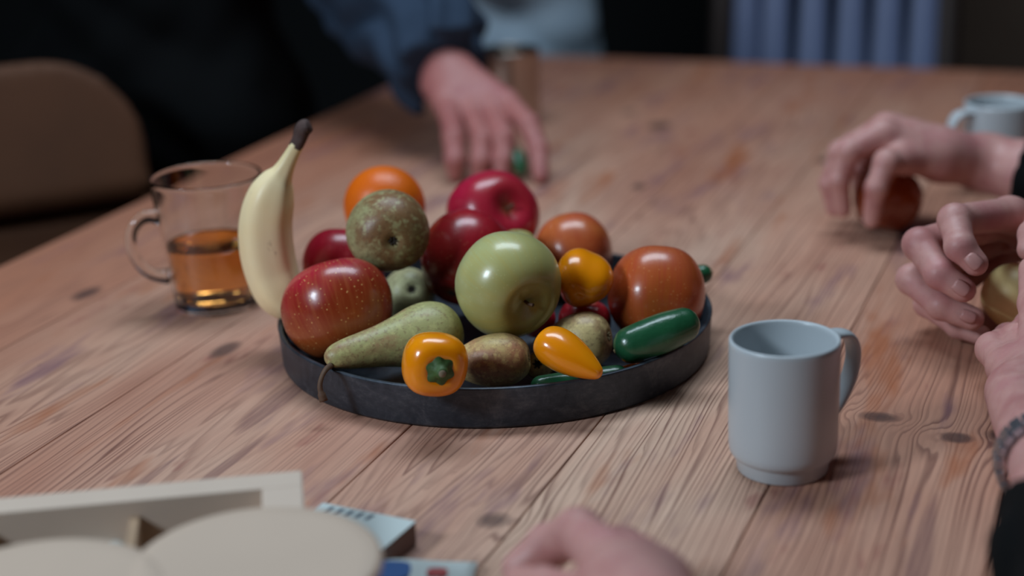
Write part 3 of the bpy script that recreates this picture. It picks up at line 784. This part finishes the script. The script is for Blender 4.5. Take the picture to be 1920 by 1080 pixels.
garment('shirt', [((x0.x, x0.y + .02, TZ + .27), .14, (x0.x, x0.y + .03, TZ + .55), .16)], p2, MAT['black'], .012)

# hand gripping an apple at the right
AC = PZ(1664, 374, 3.35); Yc = AC.y * 100
m_G = apple_material('apple_brown_orange', srgb(150, 66, 30), srgb(160, 70, 30), srgb(130, 56, 26), srgb(120, 40, 24), srgb(200, 130, 80), .3, 12.0)
V, F = lathe(apple_profile(.0335, .95), 40); g = mesh('apple', V, F, m_G, loc=AC, rot=rot_z_to((.3, .3, .9)))
tag(g, 'brown-orange apple gripped under the hand at the right', 'apple')
mesh('calyx', *lathe([(0, -.0275), (.003, -.0280), (.0035, -.0272), (0, -.0265)], 8), MAT['calyx'], g)
wr = J(1768, 291, Yc + .5, 2.45)
palm = link([J(1712, 268, Yc + .8, 2.1), wr, JZ(1850, 306, 6.0, 2.7), JZ(1925, 324, 5.6, 2.9), JZ(2120, 366, 5.2, 3.7), JZ(2420, 410, 5.6, 4.2)])
mc = [J(1656, 252, Yc - 1.0, 1.35), J(1662, 240, Yc + 1.2, 1.4), J(1676, 240, Yc + 3.3, 1.3), J(1695, 250, Yc + 5.2, 1.15)]
for m_, dY in zip(mc, (-.8, .4, 1.6, 2.6)):
    b = J(1752, 282, Yc + dY + .4, 1.8); palm.append((b[0], b[1], m_[0], m_[1]))
palm.append((J(1750, 300, Yc - .8, 1.7)[0], .017, J(1690, 298, Yc - 2.6, 1.3)[0], .0135))
fing = [[mc[0], J(1592, 284, Yc - 2.0, 1.1), J(1573, 338, Yc - 2.1, .96), J(1580, 392, Yc - 1.8, .82)],
        [mc[1], J(1576, 286, Yc + .7, 1.12), J(1556, 345, Yc + .7, .98), J(1564, 390, Yc + .7, .84)],
        [mc[2], J(1598, 272, Yc + 3.6, 1.08), J(1570, 330, Yc + 3.8, .95), J(1576, 372, Yc + 3.6, .82)],
        [mc[3], J(1640, 270, Yc + 6.0, .95), J(1612, 320, Yc + 6.4, .84), J(1612, 356, Yc + 6.0, .74)],
        [J(1700, 298, Yc - 2.2, 1.4), J(1662, 304, Yc - 4.3, 1.15), J(1643, 352, Yc - 5.0, 1.0), J(1634, 412, Yc - 4.6, .80)]]
p3 = person_body('person reaching in from the right, bare hand gripping a brown-orange apple', palm, fing)
ct = P(1914, 350, Yc); dr = (PZ(1850, 306, 6.0) - PZ(1960, 332, 5.6)).normalized()
garment('sleeve', link([JZ(1870, 310, 5.9, 3.4), JZ(1960, 332, 5.6, 3.9), JZ(2120, 366, 5.4, 4.4), JZ(2420, 410, 5.8, 5.0)]), p3, MAT['black'], .006, [(JZ(1934, 328, 5.7, 1)[0], tuple(dr))], .003, 60)

# pair of hands peeling a yellow apple
YA = P(1901, 557, 122.3)
m_Y = plain('peeled_apple_flesh', srgb(255, 226, 158), .45, var=.06, scale=60, bump=.08)
V, F = lathe(apple_profile(.0265, .95), 40); g = mesh('peeled_apple', V, F, m_Y, loc=YA, rot=rot_z_to(cv(.5, .5, .3)))
tag(g, 'small pale yellow peeled apple held between two hands', 'apple')
mesh('stem', *sweep([(0, 0, .016), (.001, 0, .025)], [.0011, .0013], seg=8), MAT['stem'], g)
mc = [J(1893, 402, 124.5, 1.35), J(1885, 415, 127.2, 1.4), J(1885, 440, 129.6, 1.3), J(1893, 470, 131.6, 1.1)]
palm = link([J(1940, 430, 127.5, 2.1), J(2000, 430, 129, 2.5), JZ(2160, 445, 10, 3.1), JZ(2420, 470, 12.5, 3.8)])
for m_, dY in zip(mc, (-1.6, -.4, .9, 2.0)):
    b = J(1990, 430, 129.6 + dY, 1.9); palm.append((b[0], b[1], m_[0], m_[1]))
fing = [[mc[0], J(1790, 413, 120.2, 1.22), J(1800, 462, 117.6, 1.10), J(1829, 494, 117.0, .95)],
        [mc[1], J(1724, 458, 121.4, 1.25), J(1762, 514, 118.4, 1.12), J(1806, 543, 117.4, .98)],
        [mc[2], J(1710, 524, 122.8, 1.18), J(1764, 573, 119.6, 1.06), J(1822, 597, 118.6, .95)],
        [mc[3], J(1738, 570, 124.2, 1.0), J(1796, 612, 121.2, .9), J(1838, 628, 120.0, .8)],
        [J(1960, 440, 124.0, 1.6), J(1955, 425, 120.6, 1.3), J(1938, 440, 118.6, 1.1), J(1928, 468, 117.6, .85)]]
# second hand of the same person, watch hand
palm2 = link([J(1904, 735, 103.6, 2.0), JZ(1948, 828, 3.2, 2.3), JZ(1990, 930, 4.0, 2.6), JZ(2050, 1080, 5.2, 3.1), JZ(2130, 1300, 7, 3.8)])
mc2 = [J(1890, 690, 108.6, 1.4), J(1915, 690, 107.2, 1.5), J(1945, 700, 106, 1.4)]
for m_, dx in zip(mc2, (-8, 8, 26)):
    b = J(1935 + dx, 800, 99.2, 1.7); palm2.append((b[0], b[1], m_[0], m_[1]))
fing2 = [[mc2[0], J(1862, 655, 112.6, 1.2), J(1890, 632, 115.6, 1.0), J(1918, 622, 117.6, .9)],
         [mc2[1], J(1905, 640, 112.6, 1.25), J(1930, 610, 116.2, 1.05), J(1950, 600, 119, .9)],
         [mc2[2], J(1950, 640, 112.0, 1.2), J(1975, 610, 116.2, 1.0), J(1985, 595, 119, .85)],
         [J(1925, 720, 103.6, 1.6), J(1945, 640, 109.6, 1.35), J(1940, 570, 113.6, 1.15), J(1934, 505, 116.0, .95)]]
p4 = person_body('person at the right edge with two hands peeling a yellow apple, watch on one wrist', palm, fing, .0018)
f2 = hand_fn(palm2, fing2)
pts = [p for p, r, q, s_ in palm2] + [q for p, r, q, s_ in palm2] + [p for fg in fing2 for p, r in fg]
lo, hi = bounds(pts, .045)
V2, F2 = nets(f2, lo, hi, .0018)
bm = bmesh.new(); bm.from_mesh(p4.data)
vv = [bm.verts.new(Vector(v) - p4.location) for v in V2]
bm.verts.ensure_lookup_table()
for q in F2:
    f_ = bm.faces.new([vv[i] for i in q]); f_.smooth = True
bm.to_mesh(p4.data); bm.free()
nail(p4, P(1826, 490, 115.95), P(1829, 494, 117) - P(1800, 462, 117.6), cv(-.1, .15, .98), .0064, .0056)
nail(p4, P(1803, 540, 116.3), P(1806, 543, 117.4) - P(1762, 514, 118.4), cv(-.1, .1, .99), .0064, .0056)
nail(p4, P(1816, 594, 117.6), P(1822, 597, 118.6) - P(1764, 573, 119.6), cv(-.1, -.1, .99), .006, .005)
garment('sleeve', link([JZ(2060, 436, 8.8, 3.2), JZ(2160, 445, 10, 3.9), JZ(2420, 470, 12.5, 5.0)]), p4, MAT['black'], .006, [(JZ(2075, 437, 8.9, 1)[0], tuple((PZ(2060, 436, 8.8) - PZ(2160, 445, 10)).normalized()))], .003, 60)
dr = (PZ(1948, 828, 3.2) - PZ(1990, 930, 4.0)).normalized()
garment('cuff_sleeve', link([JZ(1975, 900, 4.0, 3.3), JZ(1992, 950, 4.9, 3.9), JZ(2050, 1080, 5.5, 4.3), JZ(2130, 1300, 7, 5.0)]), p4, MAT['black'], .005, [(JZ(2018, 1006, 4.9, 1)[0], tuple(dr))], .003, 80)
# watch
wc = PZ(1964, 866, 3.5); wz = (PZ(1948, 828, 3.2) - PZ(1990, 930, 4.0)).normalized()
watch = empty('wristwatch', wc); tag(watch, 'steel link wristwatch on the wrist at the lower right edge', 'watch')
RW = rot_z_to(wz)
m_wst = plain('watch_steel', srgb(186, 196, 206), .34, 1.0)
lv, lf = box((-.0037, -.0026, -.0090), (.0037, .0026, .0090), .0009)
link_me = None
for k in range(22):
    a = 2 * math.pi * k / 22
    o = mesh('watch_link', lv, lf, m_wst, watch, smooth=False) if link_me is None else bpy.data.objects.new('watch_link', link_me)
    if link_me is None: link_me = o.data
    else: COL.objects.link(o); o.parent = watch
    pz = RW @ Vector((math.cos(a) * .0292, math.sin(a) * .0285, 0))
    o.matrix_local = Matrix.Translation(pz) @ (RW @ Matrix.Rotation(a + math.pi / 2, 3, 'Z')).to_4x4()
cs = mesh('watch_case', *lathe([(0, 0), (.016, 0), (.0185, .002), (.0185, .007), (.0165, .009), (0, .009)], 40), m_wst, watch)
cs.location = RW @ Vector((0, 0, 0)) + cv(.6, .7, .1) * .0290; cs.rotation_euler = rot_z_to(cv(.6, .7, .1)).to_euler()
mesh('watch_dial', *lathe([(0, .0091), (.015, .0091), (.0152, .0097), (0, .0099)], 32), MAT['black'], cs)

# blurred hand close to the camera
palm = link([JZ(1165, 1110, 5.2, 2.4), JZ(1250, 1220, 5.6, 2.7), JZ(1350, 1420, 6.4, 3.1), JZ(1480, 1800, 8, 3.8)])
mc = [JZ(1135, 1042, 5.4, 1.4), JZ(1195, 1060, 5.2, 1.4), JZ(1248, 1090, 4.9, 1.3)]
for m_ in mc:
    b = JZ(1230, 1170, 5.4, 1.8); palm.append((b[0], b[1], m_[0], m_[1]))
fing = [[mc[0], JZ(1085, 1000, 4.9, 1.35), JZ(1028, 1024, 3.6, 1.2), JZ(975, 1066, 2.4, 1.05)],
        [mc[1], JZ(1165, 1030, 3.6, 1.25), JZ(1125, 1070, 2.4, 1.1), JZ(1090, 1105, 1.6, 1.0)],
        [mc[2], JZ(1230, 1066, 3.4, 1.2), JZ(1195, 1105, 2.2, 1.05), JZ(1160, 1135, 1.4, .95)],
        [JZ(1165, 1130, 4.4, 1.6), JZ(1085, 1125, 4.2, 1.35), JZ(1020, 1105, 3.4, 1.15), JZ(975, 1092, 2.8, .95)]]
p5 = person_body('person nearest the camera, blurred curled fingers at the bottom edge', palm, fing, .0018)
garment('sleeve', link([JZ(1350, 1420, 6.4, 3.8), JZ(1480, 1800, 8, 4.6)]), p5, MAT['black'], .006)

# piece of cucumber pinched by the far hand
cucumber('stub of green cucumber pinched by the hand behind the fruit', [(971, 290, 12, 176.6), (975, 304, 13.5, 176.3), (977, 318, 12, 176.0)], group='cucumbers')

# ------------------------------------------------------------------ chairs in the background
MAT['leather'] = plain('brown_upholstery', srgb(84, 48, 24), .75, var=.2, scale=12, bump=.1)
MAT['chair_blue'] = plain('blue_grey_slat_paint', srgb(104, 114, 146), .4, var=.08)
MAT['chair_wood'] = plain('dark_chair_wood', srgb(52, 40, 36), .55)
def rbox(Q, c, ax, half, r):
    q = np.abs((Q - np.array(c)) @ np.array(ax).T) - (np.array(half) - r)
    return np.linalg.norm(np.maximum(q, 0), axis=1) + np.minimum(q.max(1), 0) - r
def brown_chair():
    n = Vector((.42, -.907, 0)).normalized(); x = Vector((n.y * -1, n.x, 0)); up = Vector((0, 0, 1))
    bc = W(-67, 190, -5); base = Vector((bc.x, bc.y, 0))
    root = empty('upholstered_chair', base); tag(root, 'brown upholstered chair with rounded back, left of the table', 'chair')
    ax = [tuple(x), tuple((n * .985 + up * .17).normalized()), tuple((up * .985 - n * .17).normalized())]
    def back(Q):
        d = rbox(Q, bc + up * .088, ax, (.245, .05, .098), .026)
        L = (Q - np.array(bc)) @ np.array(ax).T
        rr = np.hypot(np.maximum(np.abs(L[:, 0]) - .115, 0), np.maximum(L[:, 2] - .05, 0)) - .118
        return np.maximum(d, rr)
    o = sdf_obj('backrest', back, bc - Vector((.36, .36, .22)), bc + Vector((.36, .36, .30)), .009, MAT['leather'], root); o.data.transform(Matrix.Translation(-base))
    lc = bc - up * .142 - n * .022
    o = sdf_obj('lower_back', lambda Q: rbox(Q, lc + n * .02, ax, (.262, .055, .128), .026), lc - Vector((.4, .4, .25)), lc + Vector((.4, .4, .25)), .009, MAT['leather'], root); o.data.transform(Matrix.Translation(-base))
    sc = base + n * .26 + up * .43; ax2 = [tuple(x), tuple(n), (0, 0, 1)]
    o = sdf_obj('seat', lambda Q: rbox(Q, sc, ax2, (.24, .24, .055), .05), sc - Vector((.4, .4, .1)), sc + Vector((.4, .4, .1)), .010, MAT['leather'], root); o.data.transform(Matrix.Translation(-base))
    for a in (-.19, .19):
        for b in (.06, .44):
            f = x * a + n * b
            mesh('leg', *sweep([f * 1.02, f + up * .40], [.012, .018], seg=12), MAT['chair_wood'], root)
brown_chair()

def slat_chair():
    Yb = 262.0
    L0 = P(1352, 60, Yb + 8); R0 = P(1775, 60, Yb - 2)
    mid = (L0 + R0) / 2; ex = Vector((R0.x - L0.x, R0.y - L0.y, 0)); wd = ex.length; ex.normalize()
    ey = Vector((-ex.y, ex.x, 0)); up = Vector((0, 0, 1))
    base = Vector((mid.x, mid.y, 0)); root = empty('slatted_chair', base)
    tag(root, 'dark wooden chair with blue-grey back slats at the far end of the table', 'chair')
    top = 1.02; sz = .46
    def at(s_, z, dy=0.0):            # s in -1..1 across the back, which flares to the left going down
        fl = 1.0 + (.10 * (top - z) if s_ < 0 else .02 * (top - z))
        return ex * (s_ * wd / 2 * fl) + ey * (.03 * (1 - s_ * s_) + .14 * (z - sz) + dy) + up * z
    for s_ in (-.80, -.535, -.20, .14, .47, .795):
        pts = [at(s_, z) for z in np.linspace(sz, top, 9)]
        mesh('back_slat', *sweep(pts, [.024 + .003 * math.sin(i * .8) for i in range(9)], .007, seg=14, up=ey), MAT['chair_blue'], root)
    for s_ in (-1.0, 1.0):
        pts = [at(s_, z) for z in np.linspace(.0, top + .02, 11)]
        mesh('back_post', *sweep(pts, .019, seg=12), MAT['chair_wood'], root)
    mesh('top_rail', *sweep([at(s_, top + .01) for s_ in np.linspace(-1.04, 1.04, 15)], .032, .013, seg=14, up=ey), MAT['chair_wood'], root)
    V, F = box((-wd * .52, -.42, sz - .03), (wd * .52, .03, sz), .01)
    V = [ex * v.x + ey * -v.y * -1 + up * v.z for v in V]
    mesh('seat', V, F, MAT['chair_wood'], root, smooth=False)
    for s_ in (-.9, .9):
        mesh('leg', *sweep([ex * s_ * wd * .47 + ey * -.38, ex * s_ * wd * .45 + ey * -.37 + up * (sz - .02)], [.014, .019], seg=12), MAT['chair_wood'], root)
slat_chair()

# ------------------------------------------------------------------ foreground: wooden box, boards, packets
MAT['pale_wood'] = plain('pale_birch', srgb(212, 190, 172), .6, var=.06, scale=20)
MAT['plywood'] = plain('box_inside_wood', srgb(170, 140, 112), .7, var=.1, scale=20)
MAT['board'] = plain('pale_round_board', srgb(204, 180, 160), .6, var=.05, scale=14)
MAT['paper'] = plain('white_card', srgb(200, 210, 208), .6, var=.02)
MAT['print_dark'] = plain('dark_print', srgb(70, 84, 100), .6)
MAT['print_blue'] = plain('blue_print', srgb(20, 84, 150), .5, var=.05)
MAT['print_red'] = plain('red_print', srgb(170, 60, 62), .5, var=.05)
HB = 5.2
A0 = PZ(566, 881, HB); A1 = PZ(0, 933, HB)
bx = (A1 - A0); bx.z = 0; bx.normalize(); by = Vector((-bx.y, bx.x, 0))
if by.y > 0: by = -by
R3 = Matrix((bx, by, Vector((0, 0, 1)))).transposed()
o0 = Vector((A0.x, A0.y, TZ))
wb = empty('wooden_box', o0); wb.rotation_euler = R3.to_euler(); tag(wb, 'pale open wooden box with dividers in the left foreground', 'box')
Lb, Db, tk = .36, .17, .021
hb = HB * .01
for lo, hi in (((0, 0, .001), (Lb, tk, hb)), ((0, Db - tk, .001), (Lb, Db, hb)), ((0, tk, .001), (tk + .003, Db - tk, hb)), ((Lb - tk, tk, .001), (Lb, Db - tk, hb))):
    mesh('side_board', *box(lo, hi, .0012), MAT['pale_wood'], wb, smooth=False)
mesh('bottom_board', *box((tk, tk, .001), (Lb - tk, Db - tk, .006)), MAT['plywood'], wb, smooth=False)
for xx in (.098, .183, .268):
    mesh('divider', *box((xx - .0028, tk, .006), (xx + .0028, Db - tk, hb - .010), .0006), MAT['plywood'], wb, smooth=False)
def round_board(label, c, r, tilt=(0, 0, 1)):
    pr = [(0, 0), (r - .003, 0), (r - .0006, .0012), (r, .0035), (r - .0006, .0058), (r - .003, .007), (r - .012, .0066), (0, .0064)]
    o = mesh('round_board', *lathe(pr, 72), MAT['board'], loc=c, rot=rot_z_to(tilt)); tag(o, label, 'board', 'round boards in the foreground'); return o
bc = PZ(480, 1050, HB + .8); bc.z = TZ + hb + .0008
round_board('larger round pale board lying on the wooden box, in full view', bc, .0665)
c2 = PZ(60, 1120, HB + .8); c2.z = TZ + hb + .0008
round_board('round pale board cut off by the lower left corner', c2, .068)
def packet(label, c, ang, wx, wy, h, logo):
    root = empty('tea_packet', c); root.rotation_euler = (0, 0, ang); tag(root, label, 'packet', 'small printed packets')
    V, F = [], []
    n = 12
    for top in (1, 0):
        for i in range(n):
            for j in range(n):
                a, b = i / (n - 1) * 2 - 1, j / (n - 1) * 2 - 1
                e = (1 - a ** 4) * (1 - b ** 4)
                V.append((a * wx, b * wy, h * (.5 + .5 * e * (1 + .18 * math.sin(5 * a + 3 * b))) if top else h * (.45 - .45 * e)))
    for i in range(n - 1):
        for j in range(n - 1):
            q = (i * n + j, (i + 1) * n + j, (i + 1) * n + j + 1, i * n + j + 1)
            F.append(q); F.append(tuple(k + n * n for k in q[::-1]))
    ring = [i * n for i in range(n)] + [(n - 1) * n + j for j in range(1, n)] + [i * n + n - 1 for i in range(n - 2, -1, -1)] + [j for j in range(n - 2, 0, -1)]
    for a, b in zip(ring, ring[1:] + ring[:1]): F.append((b, a, a + n * n, b + n * n))
    mesh('wrapper', V, F, MAT['paper'], root)
    for (x, y, rx, ry, col) in logo:
        W_ = []
        for k in range(24):
            a = 2 * math.pi * k / 24
            ca, sa = math.cos(a), math.sin(a)
            W_.append((x + rx * math.copysign(abs(ca) ** .6, ca), y + ry * math.copysign(abs(sa) ** .6, sa)))
        V = [(p[0], p[1], h * 1.16) for p in W_] + [(p[0], p[1], h * .6) for p in W_]
        F = [tuple(range(24))] + [(k, k + 24, (k + 1) % 24 + 24, (k + 1) % 24) for k in range(24)]
        mesh('printed_mark', V, F, col, root, smooth=False)
    return root
c3 = PZ(770, 1072, 1.0); c3.z = TZ + .0005
packet('white packet with blue and red print beside the wooden box', c3, -.12, .036, .022, .010, [(-.012, -.002, .012, .011, MAT['print_blue']), (.016, -.003, .006, .005, MAT['print_red'])])
c4 = PZ(196, 1022, 2.5); c4.z = TZ + .0065
packet('blue-marked packet standing in the wooden box between the boards', c4, .15, .020, .016, .020, [(.004, .006, .006, .006, MAT['print_blue'])])
# white printed carton
T_ = 1.6
k0 = PZ(779, 977, T_); k1 = PZ(592, 940, T_); k2 = PZ(738, 1012, T_)
ex = (k1 - k0); ex.z = 0; ex.normalize(); ey = Vector((-ex.y, ex.x, 0))
if ey.y > 0: ey = -ey
R4 = Matrix((ex, ey, Vector((0, 0, 1)))).transposed()
if R4.determinant() < 0:
    R4 = Matrix((ex, -ey, Vector((0, 0, 1)))).transposed()
o4 = Vector((k0.x, k0.y, TZ))
cb_ = empty('printed_carton', o4); cb_.rotation_euler = R4.to_euler(); tag(cb_, 'flat white carton with a row of dark printed marks on the table', 'carton')
sg = 1 if (R4 @ Vector((0, 1, 0))).y < 0 else -1
d4 = .040
mesh('carton_body', *box((0, min(0, sg * d4), .0004), (.066, max(0, sg * d4), T_ * .01 - .0006), .0006), plain('carton_brown_side', srgb(120, 96, 88), .7), cb_, smooth=False)
mesh('carton_top', *box((-.0003, min(0, sg * d4) - .0003, T_ * .01 - .0006), (.0663, max(0, sg * d4) + .0003, T_ * .01), .0002), MAT['paper'], cb_, smooth=False)
for k in range(5):
    xx = .0275 + k * .0072
    V = [(xx, sg * .0098, 0), (xx + .0030, sg * .0106, 0), (xx + .0022, sg * .0030, 0), (xx - .0008, sg * .0022, 0)]
    V = [(a, b, T_ * .01 + .0001) for a, b, c in V] + [(a, b, T_ * .01 - .0003) for a, b, c in V]
    mesh('printed_mark', V, [(0, 1, 2, 3), (7, 6, 5, 4), (0, 4, 5, 1), (1, 5, 6, 2), (2, 6, 7, 3), (3, 7, 4, 0)], MAT['print_dark'], cb_, smooth=False)
